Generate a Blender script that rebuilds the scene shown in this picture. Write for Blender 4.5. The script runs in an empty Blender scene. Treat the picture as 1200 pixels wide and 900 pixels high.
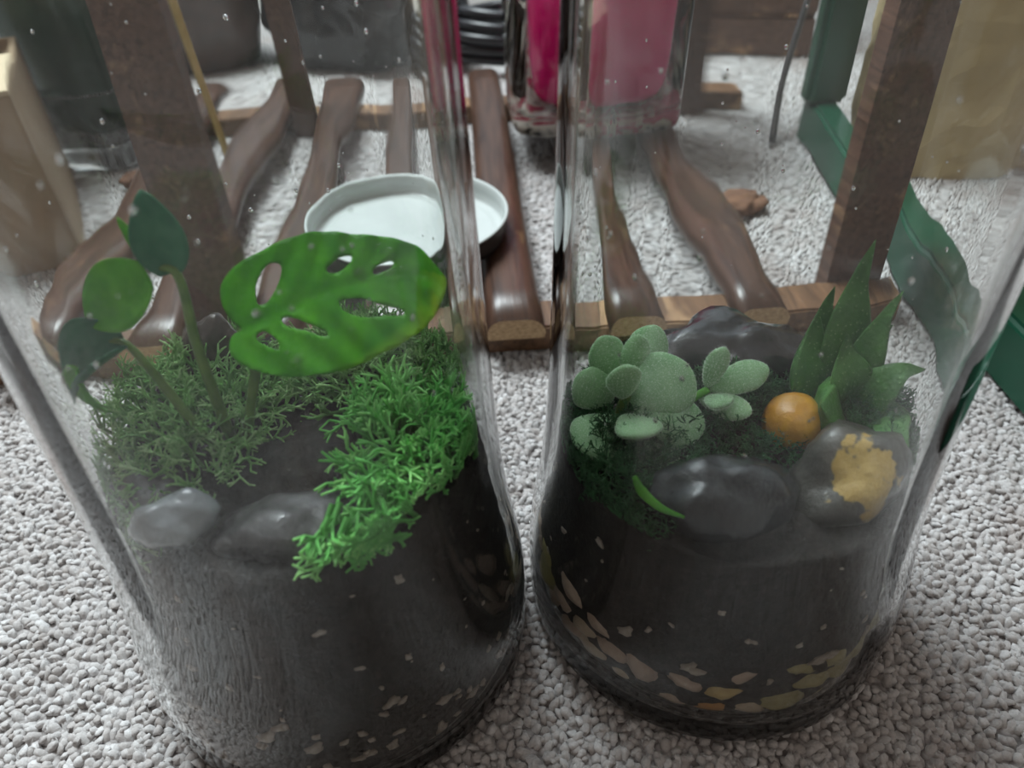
import bpy, bmesh, math, random
import numpy as np
from mathutils import Vector, Matrix, noise
from mathutils.geometry import delaunay_2d_cdt

scene = bpy.context.scene
col = scene.collection

# ------------------------------------------------------------------ camera
cam_data = bpy.data.cameras.new('camera')
cam = bpy.data.objects.new('camera', cam_data)
col.objects.link(cam)
cam_data.sensor_width = 36.0
cam_data.lens = 860.0 / 1200.0 * 36.0
cam_data.clip_start = 0.005
pitch, roll = 0.6784, -0.0399
fw = Vector((0, math.cos(pitch), -math.sin(pitch)))
rt0 = Vector((1, 0, 0)); up0 = Vector((0, math.sin(pitch), math.cos(pitch)))
rt = math.cos(roll) * rt0 + math.sin(roll) * up0
up = -math.sin(roll) * rt0 + math.cos(roll) * up0
M = Matrix((rt, up, -fw)).transposed().to_4x4()
M.translation = Vector((0, 0, 0.292))
cam.matrix_world = M
cam_data.dof.use_dof = True
cam_data.dof.focus_distance = 0.30
cam_data.dof.aperture_fstop = 9.0
scene.camera = cam

# ------------------------------------------------------------------ world, light, exposure
world = bpy.data.worlds.new('room_light'); scene.world = world
world.use_nodes = True
bg = world.node_tree.nodes['Background']
bg.inputs['Color'].default_value = (1.0, 0.88, 0.78, 1)
bg.inputs['Strength'].default_value = 0.27

def area(name, loc, target, sx, sy, energy, color):
    d = bpy.data.lights.new(name, 'AREA'); d.shape = 'RECTANGLE'
    d.size = sx; d.size_y = sy; d.energy = energy; d.color = color
    o = bpy.data.objects.new(name, d); col.objects.link(o)
    o.location = loc
    o.rotation_euler = (Vector(target) - Vector(loc)).to_track_quat('-Z', 'Y').to_euler()
    return o
area('ceiling_lamp', (-0.50, 1.05, 1.75), (0, 0.30, 0), 0.9, 0.7, 66, (0.87, 0.97, 1.0))

vs = scene.view_settings
scene.display_settings.display_device = 'sRGB'
vs.view_transform = 'Standard'; vs.look = 'None'; vs.gamma = 1.0; vs.use_curve_mapping = False
vs.exposure = 0.0
scene.cycles.use_denoising = True
scene.cycles.max_bounces = 24
scene.cycles.transmission_bounces = 22
scene.cycles.transparent_max_bounces = 24
scene.cycles.sample_clamp_indirect = 6.0

# ------------------------------------------------------------------ materials
class NT:
    def __init__(s, name):
        s.m = bpy.data.materials.new(name); s.m.use_nodes = True
        s.t = s.m.node_tree; s.n = s.t.nodes; s.l = s.t.links
        s.b = s.n['Principled BSDF']; s.out = s.n['Material Output']
    def new(s, kind, **kw):
        x = s.n.new(kind)
        for k, v in kw.items(): setattr(x, k, v)
        return x
    def set(s, **kw):
        for k, v in kw.items():
            i = s.b.inputs[k.replace('_', ' ')]
            i.default_value = (*v, 1) if isinstance(v, tuple) and len(v) == 3 and i.type == 'RGBA' else v
        return s
    def coord(s, scale=(1, 1, 1), out='Object'):
        c = s.new('ShaderNodeTexCoord'); mp = s.new('ShaderNodeMapping')
        mp.inputs['Scale'].default_value = scale
        s.l.new(c.outputs[out], mp.inputs['Vector']); return mp.outputs['Vector']
    def noise(s, scale, detail=4, vec=None, rough=0.55, dist=0.0):
        x = s.new('ShaderNodeTexNoise')
        x.inputs['Scale'].default_value = scale; x.inputs['Detail'].default_value = detail
        x.inputs['Roughness'].default_value = rough; x.inputs['Distortion'].default_value = dist
        s.l.new(vec if vec is not None else s.coord(), x.inputs['Vector']); return x.outputs['Fac']
    def voronoi(s, scale, vec=None, feature='F1'):
        x = s.new('ShaderNodeTexVoronoi', feature=feature)
        x.inputs['Scale'].default_value = scale
        s.l.new(vec if vec is not None else s.coord(), x.inputs['Vector']); return x.outputs['Distance']
    def ramp(s, fac, stops):
        x = s.new('ShaderNodeValToRGB'); e = x.color_ramp.elements
        while len(e) < len(stops): e.new(0.5)
        for k, (p, c) in enumerate(stops):
            e[k].position = p; e[k].color = (*c, 1) if len(c) == 3 else c
        s.l.new(fac, x.inputs['Fac']); return x.outputs['Color']
    def math(s, op, a, b=None, clamp=False):
        x = s.new('ShaderNodeMath', operation=op, use_clamp=clamp)
        for i, v in enumerate((a, b)):
            if v is None: continue
            if isinstance(v, (int, float)): x.inputs[i].default_value = v
            else: s.l.new(v, x.inputs[i])
        return x.outputs[0]
    def mix(s, fac, a, b, mode='MIX'):
        x = s.new('ShaderNodeMix', data_type='RGBA', blend_type=mode)
        for i, v in ((0, fac), (6, a), (7, b)):
            if isinstance(v, (int, float)): x.inputs[i].default_value = v
            elif isinstance(v, tuple): x.inputs[i].default_value = (*v, 1)
            else: s.l.new(v, x.inputs[i])
        return x.outputs[2]
    def color(s, c): s.l.new(c, s.b.inputs['Base Color']); return s
    def rough(s, c): s.l.new(c, s.b.inputs['Roughness']); return s
    def bump(s, h, strength=0.3, dist=0.001):
        x = s.new('ShaderNodeBump'); x.inputs['Strength'].default_value = strength
        x.inputs['Distance'].default_value = dist
        s.l.new(h, x.inputs['Height']); s.l.new(x.outputs[0], s.b.inputs['Normal']); return s
    def attr(s, name):
        x = s.new('ShaderNodeAttribute'); x.attribute_name = name; return x.outputs['Fac']

def simple(name, c1, c2, scale=60, rough=0.5, bump=0.0, bscale=None, **kw):
    t = NT(name); n = t.noise(scale)
    t.color(t.ramp(n, [(0.3, c1), (0.7, c2)])); t.set(Roughness=rough, **kw)
    if bump: t.bump(t.noise(bscale or scale * 4), bump)
    return t.m

def make_glass(name, tint=(1, 1, 1)):
    t = NT(name)
    t.set(Base_Color=tint, Roughness=0.0, IOR=1.41, Transmission_Weight=1.0)
    return t.m

def mat_carpet():
    t = NT('carpet_yarn')
    g = t.new('ShaderNodeNewGeometry').outputs['Position']
    tint = t.attr('tint')
    c = t.ramp(tint, [(0.0, (0.40, 0.365, 0.35)), (0.35, (0.49, 0.46, 0.45)), (0.75, (0.56, 0.54, 0.535)), (1.0, (0.66, 0.645, 0.645))])
    p = t.noise(7.0, 3, g)
    br = t.ramp(p, [(0.54, (0, 0, 0)), (0.68, (1, 1, 1))])
    c = t.mix(t.math('MULTIPLY', br, 0.55), c, (0.30, 0.22, 0.19))
    f = t.noise(900, 2, g)
    c = t.mix(0.25, c, t.ramp(f, [(0.3, (0.3, 0.3, 0.3)), (0.7, (1, 1, 1))]), 'MULTIPLY')
    t.color(c).set(Roughness=0.95, Sheen_Weight=0.25)
    t.bump(f, 0.4, 0.0008)
    return t.m
def mat_floor():
    t = NT('carpet_backing')
    g = t.new('ShaderNodeNewGeometry').outputs['Position']
    v = t.voronoi(270, g)
    c = t.ramp(v, [(0.0, (0.52, 0.50, 0.50)), (0.4, (0.40, 0.375, 0.37)), (0.8, (0.16, 0.145, 0.14))])
    p = t.noise(7.0, 3, g)
    br = t.ramp(p, [(0.54, (0, 0, 0)), (0.68, (1, 1, 1))])
    c = t.mix(t.math('MULTIPLY', br, 0.55), c, (0.30, 0.22, 0.19))
    t.color(c).set(Roughness=0.95); t.bump(t.math('SUBTRACT', 1.0, v), 0.6, 0.004)
    return t.m
def mat_soil():
    t = NT('potting_soil')
    n = t.noise(260, 5)
    c = t.ramp(n, [(0.3, (0.006, 0.005, 0.0045)), (0.62, (0.022, 0.017, 0.014)), (0.85, (0.06, 0.045, 0.035))])
    t.color(c).set(Roughness=0.75); t.bump(t.noise(600, 4), 0.6, 0.002)
    return t.m
def mat_wood(name, dark, mid, light, gloss=0.42, wear=0.62):
    t = NT(name)
    v = t.coord((1, 0.06, 1))
    n = t.noise(220, 5, v, 0.6, 0.6)
    c = t.ramp(n, [(0.25, dark), (0.55, mid), (0.85, tuple(min(1, x * 1.5) for x in mid))])
    w = t.noise(14, 5, t.coord((2.2, 0.5, 2.2)), 0.65)
    c = t.mix(t.ramp(w, [(wear, (0, 0, 0)), (wear + 0.12, (1, 1, 1))]), c, light)
    t.color(c).set(Roughness=gloss); t.bump(n, 0.35, 0.0008)
    return t.m
def mat_endgrain():
    t = NT('raw_end_grain')
    n = t.noise(300, 4, t.coord((1, 1, 3)))
    t.color(t.ramp(n, [(0.25, (0.16, 0.09, 0.045)), (0.5, (0.42, 0.27, 0.14)), (0.8, (0.58, 0.42, 0.25))]))
    t.set(Roughness=0.7); t.bump(n, 0.4, 0.001); return t.m
def mat_leaf():
    t = NT('monstera_leaf_surface')
    e = t.attr('edge'); r = t.attr('rib'); u = t.attr('along')
    n = t.noise(90, 4)
    c = t.ramp(n, [(0.3, (0.025, 0.20, 0.005)), (0.7, (0.075, 0.34, 0.008))])
    tip = t.math('MULTIPLY', u, e)
    c = t.mix(t.ramp(tip, [(0.35, (0, 0, 0)), (0.9, (0.9, 0.9, 0.9))]), c, (0.28, 0.50, 0.03))
    c = t.mix(t.ramp(r, [(0.70, (0, 0, 0)), (1.0, (0.5, 0.5, 0.5))]), c, (0.12, 0.30, 0.06))
    t.color(c).set(Roughness=0.32, Specular_IOR_Level=0.12)
    t.bump(t.noise(260, 3), 0.12, 0.0006)
    tr = t.new('ShaderNodeBsdfTranslucent'); t.l.new(c, tr.inputs['Color'])
    mx = t.new('ShaderNodeMixShader'); mx.inputs[0].default_value = 0.3
    t.l.new(t.b.outputs[0], mx.inputs[1]); t.l.new(tr.outputs[0], mx.inputs[2]); t.l.new(mx.outputs[0], t.out.inputs[0])
    return t.m
def mat_young_leaf(name, a, b):
    t = NT(name)
    c = t.ramp(t.noise(120, 3), [(0.3, a), (0.7, b)])
    t.color(c).set(Roughness=0.35)
    tr = t.new('ShaderNodeBsdfTranslucent'); t.l.new(c, tr.inputs['Color'])
    mx = t.new('ShaderNodeMixShader'); mx.inputs[0].default_value = 0.4
    t.l.new(t.b.outputs[0], mx.inputs[1]); t.l.new(tr.outputs[0], mx.inputs[2]); t.l.new(mx.outputs[0], t.out.inputs[0])
    return t.m
def mat_moss(name, a, b, c3):
    t = NT(name)
    k = t.attr('tint'); c = t.ramp(k, [(0.0, a), (0.55, b), (1.0, c3)])
    t.color(c).set(Roughness=0.7)
    tr = t.new('ShaderNodeBsdfTranslucent'); t.l.new(c, tr.inputs['Color'])
    mx = t.new('ShaderNodeMixShader'); mx.inputs[0].default_value = 0.25
    t.l.new(t.b.outputs[0], mx.inputs[1]); t.l.new(tr.outputs[0], mx.inputs[2]); t.l.new(mx.outputs[0], t.out.inputs[0])
    return t.m
def mat_stone(name, a, b, rough=0.3, sc=90, patch=None, coat=0.35, bump=0.5):
    t = NT(name)
    n = t.noise(sc, 5)
    c = t.ramp(n, [(0.3, a), (0.7, b)])
    if patch:
        pc, centre, radius = patch
        vm = t.new('ShaderNodeVectorMath', operation='DISTANCE')
        t.l.new(t.coord(), vm.inputs[0]); vm.inputs[1].default_value = centre
        q = t.math('ADD', t.math('DIVIDE', vm.outputs['Value'], radius), t.math('MULTIPLY', t.noise(110, 3), 1.1))
        c = t.mix(t.ramp(q, [(0.0, (1, 1, 1)), (0.93, (1, 1, 1)), (1.0, (0, 0, 0))]), c, pc)
    t.color(c).set(Roughness=rough, Coat_Weight=coat, Coat_Roughness=0.10)
    t.bump(t.noise(sc * 4, 6), bump, 0.0015)
    return t.m
def mat_aloe():
    t = NT('aloe_skin')
    c = t.ramp(t.noise(70, 3), [(0.3, (0.025, 0.10, 0.02)), (0.7, (0.07, 0.20, 0.04))])
    v = t.voronoi(620, t.coord((1, 1, 1)))
    c = t.mix(t.ramp(v, [(0.14, (0.35, 0.35, 0.35)), (0.26, (0, 0, 0))]), c, (0.32, 0.45, 0.22))
    t.color(c).set(Roughness=0.4); t.bump(t.math('SUBTRACT', 1.0, v), 0.3, 0.0008); return t.m
def mat_fuzzy():
    t = NT('fuzzy_leaf_skin')
    c = t.ramp(t.noise(100, 3), [(0.3, (0.17, 0.36, 0.16)), (0.7, (0.30, 0.50, 0.27))])
    f = t.noise(2400, 2)
    c = t.mix(t.ramp(f, [(0.55, (0, 0, 0)), (0.72, (0.7, 0.7, 0.7))]), c, (0.70, 0.82, 0.66))
    t.color(c).set(Roughness=0.85, Sheen_Weight=1.0, Sheen_Roughness=0.35)
    t.b.inputs['Sheen Tint'].default_value = (0.8, 0.95, 0.8, 1)
    t.bump(f, 0.5, 0.0006); return t.m
def mat_film(name, fog, sheen_streak, base, zsoil, side):
    """Fog and specks inside the glass; side streaks painted as reflected room light."""
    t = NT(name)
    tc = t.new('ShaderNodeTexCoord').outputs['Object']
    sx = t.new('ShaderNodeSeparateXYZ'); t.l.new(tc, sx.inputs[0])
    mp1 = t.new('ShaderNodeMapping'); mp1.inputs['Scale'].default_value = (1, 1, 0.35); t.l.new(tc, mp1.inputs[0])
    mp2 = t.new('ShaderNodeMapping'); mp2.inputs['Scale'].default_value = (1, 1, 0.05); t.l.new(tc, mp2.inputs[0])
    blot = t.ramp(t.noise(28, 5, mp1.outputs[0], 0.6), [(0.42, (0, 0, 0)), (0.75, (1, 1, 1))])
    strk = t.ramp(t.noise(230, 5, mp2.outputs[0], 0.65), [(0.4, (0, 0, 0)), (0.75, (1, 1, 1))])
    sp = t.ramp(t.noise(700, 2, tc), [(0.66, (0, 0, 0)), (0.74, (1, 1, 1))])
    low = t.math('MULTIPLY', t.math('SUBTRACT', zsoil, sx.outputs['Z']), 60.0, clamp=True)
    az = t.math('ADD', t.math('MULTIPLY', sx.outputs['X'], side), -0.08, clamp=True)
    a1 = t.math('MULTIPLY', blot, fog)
    a2 = t.math('MULTIPLY', t.math('MULTIPLY', strk, low), sheen_streak)  # streaks below the soil line imitate the room's reflection in the glass
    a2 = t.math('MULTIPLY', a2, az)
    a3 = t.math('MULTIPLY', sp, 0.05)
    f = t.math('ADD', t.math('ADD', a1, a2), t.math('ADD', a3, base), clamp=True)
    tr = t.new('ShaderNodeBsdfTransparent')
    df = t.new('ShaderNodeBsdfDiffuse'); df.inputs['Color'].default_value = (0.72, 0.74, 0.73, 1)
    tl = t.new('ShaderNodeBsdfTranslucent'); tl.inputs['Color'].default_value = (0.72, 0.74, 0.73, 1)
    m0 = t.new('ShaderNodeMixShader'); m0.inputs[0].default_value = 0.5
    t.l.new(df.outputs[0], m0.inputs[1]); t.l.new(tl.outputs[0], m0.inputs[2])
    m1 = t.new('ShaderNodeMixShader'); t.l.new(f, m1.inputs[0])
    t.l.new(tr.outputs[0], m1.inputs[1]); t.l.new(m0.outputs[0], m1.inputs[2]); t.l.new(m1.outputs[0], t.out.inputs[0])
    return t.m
def mat_marble():
    t = NT('swirled_print')
    n = t.noise(26, 3, None, 0.5, 2.5)
    t.color(t.ramp(n, [(0.34, (0.01, 0.01, 0.01)), (0.42, (0.62, 0.58, 0.5)), (0.5, (0.62, 0.58, 0.5)), (0.54, (0.3, 0.01, 0.04)), (0.66, (0.45, 0.015, 0.08))]))
    t.set(Roughness=0.25); return t.m

MT = dict(
    glass=make_glass('jar_glass', (0.985, 1.0, 0.992)), clear=make_glass('clear_acrylic'),
    water=None, carpet=mat_carpet(), floor=mat_floor(), soil=mat_soil(),
    stain=mat_wood('dark_stained_wood', (0.020, 0.009, 0.006), (0.070, 0.035, 0.023), (0.24, 0.14, 0.07), 0.33, 0.66),
    rail=mat_wood('brown_stained_wood', (0.04, 0.018, 0.008), (0.15, 0.075, 0.036), (0.38, 0.23, 0.12), 0.5, 0.55),
    post=mat_wood('reddish_stained_wood', (0.04, 0.020, 0.013), (0.12, 0.062, 0.042), (0.34, 0.20, 0.11), 0.5, 0.57),
    raw=mat_endgrain(), leaf=mat_leaf(),
    young=mat_young_leaf('young_leaf_green', (0.09, 0.40, 0.03), (0.18, 0.56, 0.05)),
    blue=mat_young_leaf('blue_green_leaf', (0.04, 0.20, 0.11), (0.09, 0.29, 0.17)),
    stem=simple('plant_stem', (0.07, 0.16, 0.03), (0.16, 0.26, 0.06), 160, 0.4),
    moss_bright=mat_moss('bright_moss', (0.05, 0.19, 0.03), (0.15, 0.55, 0.11), (0.45, 0.85, 0.30)),
    moss_pale=mat_moss('pale_moss', (0.08, 0.20, 0.05), (0.24, 0.50, 0.15), (0.52, 0.72, 0.36)),
    moss_dark=mat_moss('dark_moss', (0.008, 0.035, 0.012), (0.02, 0.09, 0.03), (0.06, 0.2, 0.07)),
    aloe=mat_aloe(), fuzzy=mat_fuzzy(),
    greystone=mat_stone('grey_stone', (0.13, 0.14, 0.155), (0.27, 0.285, 0.30), 0.18, 60, None, 0.8, 0.3),
    darkstone=mat_stone('dark_stone', (0.035, 0.033, 0.034), (0.085, 0.08, 0.08), 0.35),
    blackstone=mat_stone('black_stone', (0.008, 0.009, 0.011), (0.03, 0.032, 0.037), 0.14, 45, None, 1.0, 1.0),
    slatestone=mat_stone('slate_stone', (0.014, 0.017, 0.02), (0.045, 0.05, 0.055), 0.25, 60),
    yellowstone=mat_stone('grey_stone_with_ochre', (0.05, 0.05, 0.045), (0.10, 0.095, 0.08), 0.3, 70, ((0.42, 0.28, 0.08), (-0.007, -0.011, 0.018), 0.029)),
    brownstone=mat_stone('brown_stone', (0.045, 0.035, 0.03), (0.11, 0.085, 0.075), 0.15),
    orange=mat_stone('orange_stone', (0.42, 0.17, 0.01), (0.62, 0.33, 0.03), 0.3, 60, ((0.12, 0.06, 0.03), (0.008, -0.004, -0.009), 0.014)),
    white=simple('white_enamel', (0.42, 0.45, 0.44), (0.48, 0.51, 0.50), 20, 0.25),
    black=simple('black_enamel', (0.008, 0.008, 0.009), (0.016, 0.016, 0.017), 30, 0.3),
    rubber=simple('black_rubber', (0.008, 0.008, 0.01), (0.02, 0.02, 0.024), 40, 0.35),
    pink=simple('hot_pink_plastic', (0.80, 0.0, 0.16), (0.90, 0.005, 0.24), 8, 0.18, Subsurface_Weight=0.0),
    marble=mat_marble(),
    green=simple('dark_green_plastic', (0.003, 0.045, 0.022), (0.006, 0.075, 0.04), 12, 0.3),
    greenglass=simple('dark_green_glaze', (0.006, 0.03, 0.02), (0.02, 0.07, 0.045), 14, 0.2),
    card=simple('brown_cardboard', (0.30, 0.21, 0.13), (0.38, 0.28, 0.18), 30, 0.8, 0.1, 300),
    cardin=simple('pale_cardboard', (0.50, 0.40, 0.27), (0.56, 0.46, 0.32), 30, 0.8),
    tan=simple('kraft_paper', (0.42, 0.32, 0.16), (0.52, 0.41, 0.23), 12, 0.75, 0.3, 40),
    bagblack=simple('black_polythene', (0.008, 0.008, 0.009), (0.02, 0.02, 0.022), 20, 0.18),
    pot=simple('brown_glaze', (0.04, 0.025, 0.02), (0.09, 0.055, 0.045), 30, 0.2),
    bamboo=simple('yellow_bamboo', (0.45, 0.32, 0.10), (0.6, 0.46, 0.2), 60, 0.45),
    bark=simple('bark', (0.10, 0.045, 0.025), (0.24, 0.12, 0.07), 120, 0.8, 0.5),
    perlite=simple('perlite', (0.28, 0.23, 0.19), (0.5, 0.44, 0.38), 300, 0.85, 0.4, 900),
    hair=simple('pale_plant_hair', (0.62, 0.74, 0.60), (0.75, 0.85, 0.72), 50, 0.8),
    wall=simple('pale_paint', (0.62, 0.66, 0.72), (0.66, 0.70, 0.76), 3, 0.8),
    trimw=simple('white_gloss_paint', (0.72, 0.72, 0.71), (0.76, 0.76, 0.75), 5, 0.35),
)
w = NT('water_drop'); w.set(Base_Color=(1, 1, 1), Roughness=0.0, IOR=1.33, Transmission_Weight=1.0); MT['water'] = w.m

# ------------------------------------------------------------------ object helpers
def tag(o, label=None, cat=None, group=None, kind=None):
    for k, v in (('label', label), ('category', cat), ('group', group), ('kind', kind)):
        if v: o[k] = v
    return o
def add(name, data, parent=None, loc=(0, 0, 0), rot=None):
    o = bpy.data.objects.new(name, data); col.objects.link(o)
    o.location = loc
    if rot is not None: o.rotation_euler = rot
    o.parent = parent
    return o
def empty(name, loc, rot=(0, 0, 0)):
    o = add(name, None, None, loc, rot); o.empty_display_size = 0.02; return o
def mesh(name, verts, faces, mat, smooth=True):
    me = bpy.data.meshes.new(name); me.from_pydata([tuple(v) for v in verts], [], faces)
    me.materials.append(mat)
    if smooth: me.polygons.foreach_set('use_smooth', [True] * len(me.polygons))
    me.update(); return me
def np_mesh(name, V, F, mat, attrs=None):
    """V (n,3), F (m,k) numpy arrays; attrs: per-vertex float attributes."""
    me = bpy.data.meshes.new(name)
    k = F.shape[1]
    me.vertices.add(len(V)); me.vertices.foreach_set('co', V.astype(np.float32).ravel())
    me.loops.add(F.size); me.loops.foreach_set('vertex_index', F.astype(np.int32).ravel())
    me.polygons.add(len(F)); me.polygons.foreach_set('loop_start', np.arange(0, F.size, k, dtype=np.int32))
    me.polygons.foreach_set('use_smooth', np.ones(len(F), bool))
    me.materials.append(mat)
    for n_, a in (attrs or {}).items():
        at = me.attributes.new(n_, 'FLOAT', 'POINT'); at.data.foreach_set('value', a.astype(np.float32))
    me.update(calc_edges=True); me.validate(); return me
def from_bm(name, bm, mat, smooth=True):
    me = bpy.data.meshes.new(name); bm.to_mesh(me); bm.free(); me.materials.append(mat)
    if smooth: me.polygons.foreach_set('use_smooth', [True] * len(me.polygons))
    return me
def box_mesh(name, lo, hi, mat, bevel=0.0, seg=2):
    bm = bmesh.new(); bmesh.ops.create_cube(bm, size=1)
    for v in bm.verts: v.co = Vector([lo[i] + (v.co[i] + 0.5) * (hi[i] - lo[i]) for i in range(3)])
    if bevel: bmesh.ops.bevel(bm, geom=bm.edges[:], offset=bevel, segments=seg, affect='EDGES')
    return from_bm(name, bm, mat, False)
def lathe(name, prof, mat, n=96, fn=None, close=False):
    """prof: list of (r, z). fn(angle, k, r, z) -> r. First/last points on the axis are capped."""
    V = []; F = []; rows = []
    for k, (r, z) in enumerate(prof):
        if r < 1e-7: rows.append([len(V)]); V.append((0, 0, z)); continue
        row = []
        for i in range(n):
            a = 2 * math.pi * i / n
            rr = fn(a, k, r, z) if fn else r
            row.append(len(V)); V.append((rr * math.cos(a), rr * math.sin(a), z))
        rows.append(row)
    pairs = list(zip(rows[:-1], rows[1:]))
    if close: pairs.append((rows[-1], rows[0]))
    for A, B in pairs:
        if len(A) == 1 and len(B) == 1: continue
        if len(A) == 1: F += [(A[0], B[(i + 1) % n], B[i])[::-1] for i in range(n)]
        elif len(B) == 1: F += [(A[i], A[(i + 1) % n], B[0]) for i in range(n)]
        else: F += [(A[i], A[(i + 1) % n], B[(i + 1) % n], B[i]) for i in range(n)]
    return mesh(name, V, F, mat)
def catmull(pts, per=8):
    P = [Vector(p) for p in pts]; P = [2 * P[0] - P[1]] + P + [2 * P[-1] - P[-2]]
    out = []
    for i in range(1, len(P) - 2):
        for j in range(per):
            t = j / per
            out.append(0.5 * ((2 * P[i]) + (P[i + 1] - P[i - 1]) * t + (2 * P[i - 1] - 5 * P[i] + 4 * P[i + 1] - P[i + 2]) * t * t + (3 * P[i] - P[i - 1] - 3 * P[i + 1] + P[i + 2]) * t ** 3))
    out.append(P[-2]); return out
def tube(name, pts, radii, mat, n=10, per=8):
    path = catmull(pts, per); m = len(path); V = []; F = []
    nx = Vector((0.3, 0.5, 0.9))
    for k, p in enumerate(path):
        d = (path[min(k + 1, m - 1)] - path[max(k - 1, 0)]).normalized()
        a = d.cross(nx).normalized(); b = d.cross(a); nx = -(a.cross(d)) if False else nx
        t = k / (m - 1) * (len(radii) - 1); i = min(int(t), len(radii) - 2); r = radii[i] + (radii[i + 1] - radii[i]) * (t - i)
        for j in range(n):
            th = 2 * math.pi * j / n
            V.append(p + a * (r * math.cos(th)) + b * (r * math.sin(th)))
    for k in range(m - 1):
        for j in range(n):
            F.append((k * n + j, k * n + (j + 1) % n, (k + 1) * n + (j + 1) % n, (k + 1) * n + j))
    F.append(tuple(range(n))[::-1]); F.append(tuple((m - 1) * n + j for j in range(n)))
    return mesh(name, V, F, mat)
def rock(name, dims, mat, seed, rough=0.18, sub=4, flat=0.0):
    bm = bmesh.new(); bmesh.ops.create_icosphere(bm, subdivisions=sub, radius=1)
    off = Vector((seed * 3.1, seed * 1.7, seed * 0.9))
    for v in bm.verts:
        d = v.co.normalized()
        k = 1 + rough * noise.noise(d * 1.3 + off) * 1.6 + rough * 0.5 * noise.noise(d * 2.6 + off) + (rough * 0.25 * noise.noise(d * 6 + off) if sub > 2 else 0)
        c = d * k
        if flat and c.z < -flat: c.z = -flat
        v.co = Vector((c.x * dims[0], c.y * dims[1], c.z * dims[2]))
    return from_bm(name, bm, mat)

# ------------------------------------------------------------------ setting: carpeted floor and wall
floor = add('floor', box_mesh('floor', (-3.0, -2.0, -0.05), (3.0, 1.45, -0.003), MT['floor']))
tag(floor, kind='structure')
wall_back = add('wall_back', box_mesh('wall_back', (-3.0, 1.45, -0.05), (3.0, 1.53, 2.5), MT['wall'])); tag(wall_back, kind='structure')
bb = add('baseboard_back', box_mesh('baseboard_back', (-3.0, 1.432, -0.005), (3.0, 1.45, 0.10), MT['trimw'], 0.003)); tag(bb, kind='structure')

JL = Vector((-0.0776, 0.1961, 0.0)); JR = Vector((0.0848, 0.2113, 0.0))

def build_carpet():
    rng = np.random.default_rng(4)
    parts = []
    def zone(y0, y1, pitch, sides):
        ys = np.arange(y0, y1, pitch * 0.866); P = []
        for i, y in enumerate(ys):
            w_ = 0.34 + 0.62 * y
            x = np.arange(-w_, w_, pitch) + (pitch / 2 if i % 2 else 0)
            P.append(np.stack([x, np.full_like(x, y)], 1))
        P = np.concatenate(P); P += rng.normal(0, pitch * 0.2, P.shape)
        keep = np.ones(len(P), bool)
        for J in (JL, JR): keep &= np.hypot(P[:, 0] - J.x, P[:, 1] - J.y) > 0.0762
        P = P[keep]; n = len(P)
        ang = np.arange(sides) * 2 * np.pi / sides
        rings = [(0.62, 0.0), (0.66, 0.5), (0.46, 0.86)]
        T = np.concatenate([np.stack([r * np.cos(ang), r * np.sin(ang), np.full(sides, h)], 1) for r, h in rings] + [np.array([[0, 0, 1.0]])])
        F = []
        for k in range(2):
            for j in range(sides):
                a = k * sides + j; b = k * sides + (j + 1) % sides
                F += [(a, b, b + sides), (a, b + sides, a + sides)]
        for j in range(sides): F.append((2 * sides + j, 2 * sides + (j + 1) % sides, 3 * sides))
        F = np.array(F)
        sx = pitch * rng.uniform(0.8, 1.15, n); sy = pitch * rng.uniform(0.65, 0.95, n)
        lowf = np.array([noise.noise(Vector((a * 130, b * 130, 0))) for a, b in P])
        h = 0.0040 + rng.normal(0, 0.0005, n) + 0.0008 * lowf
        th = rng.uniform(0, np.pi, n)
        V = np.repeat(T[None], n, 0)
        X = V[..., 0] * sx[:, None]; Y = V[..., 1] * sy[:, None]; Z = V[..., 2] * h[:, None]
        c, s = np.cos(th)[:, None], np.sin(th)[:, None]
        lx, ly = rng.normal(0, 0.40, (2, n))
        VX = X * c - Y * s + P[:, 0, None] + Z * lx[:, None]; VY = X * s + Y * c + P[:, 1, None] + Z * ly[:, None]
        V = np.stack([VX, VY, Z - 0.0042], -1).reshape(-1, 3); V += rng.normal(0, 0.00028, V.shape)
        F = (F[None] + (np.arange(n) * len(T))[:, None, None]).reshape(-1, 3)
        tint = np.repeat(np.clip(rng.normal(0.55, 0.25, n), 0, 1), len(T))
        return V, F, tint
    off = 0; VV = []; FF = []; TT = []
    for z in (zone(0.0, 0.5, 0.0035, 6), zone(0.5, 1.10, 0.0052, 4)):
        VV.append(z[0]); FF.append(z[1] + off); TT.append(z[2]); off += len(z[0])
    me = np_mesh('carpet_pile', np.concatenate(VV), np.concatenate(FF), MT['carpet'], {'tint': np.concatenate(TT)})
    o = add('carpet_pile', me)
    tag(o, 'light grey tufted carpet pile flecked with brown', 'carpet', kind='stuff')
build_carpet()

# ------------------------------------------------------------------ glass jars
PZ = [0.0, 0.0015, 0.005, 0.012, 0.035, 0.05, 0.065, 0.08, 0.095, 0.12, 0.16, 0.20, 0.25, 0.285]
PR = [0.0755, 0.0783, 0.0796, 0.0799, 0.0797, 0.0783, 0.0760, 0.0740, 0.0726, 0.0713, 0.0701, 0.0691, 0.0680, 0.0672]
def r_out(z): return float(np.interp(z, PZ, PR))
WALL = 0.0032
def r_in(z): return r_out(max(z, 0.012)) - WALL

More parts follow.
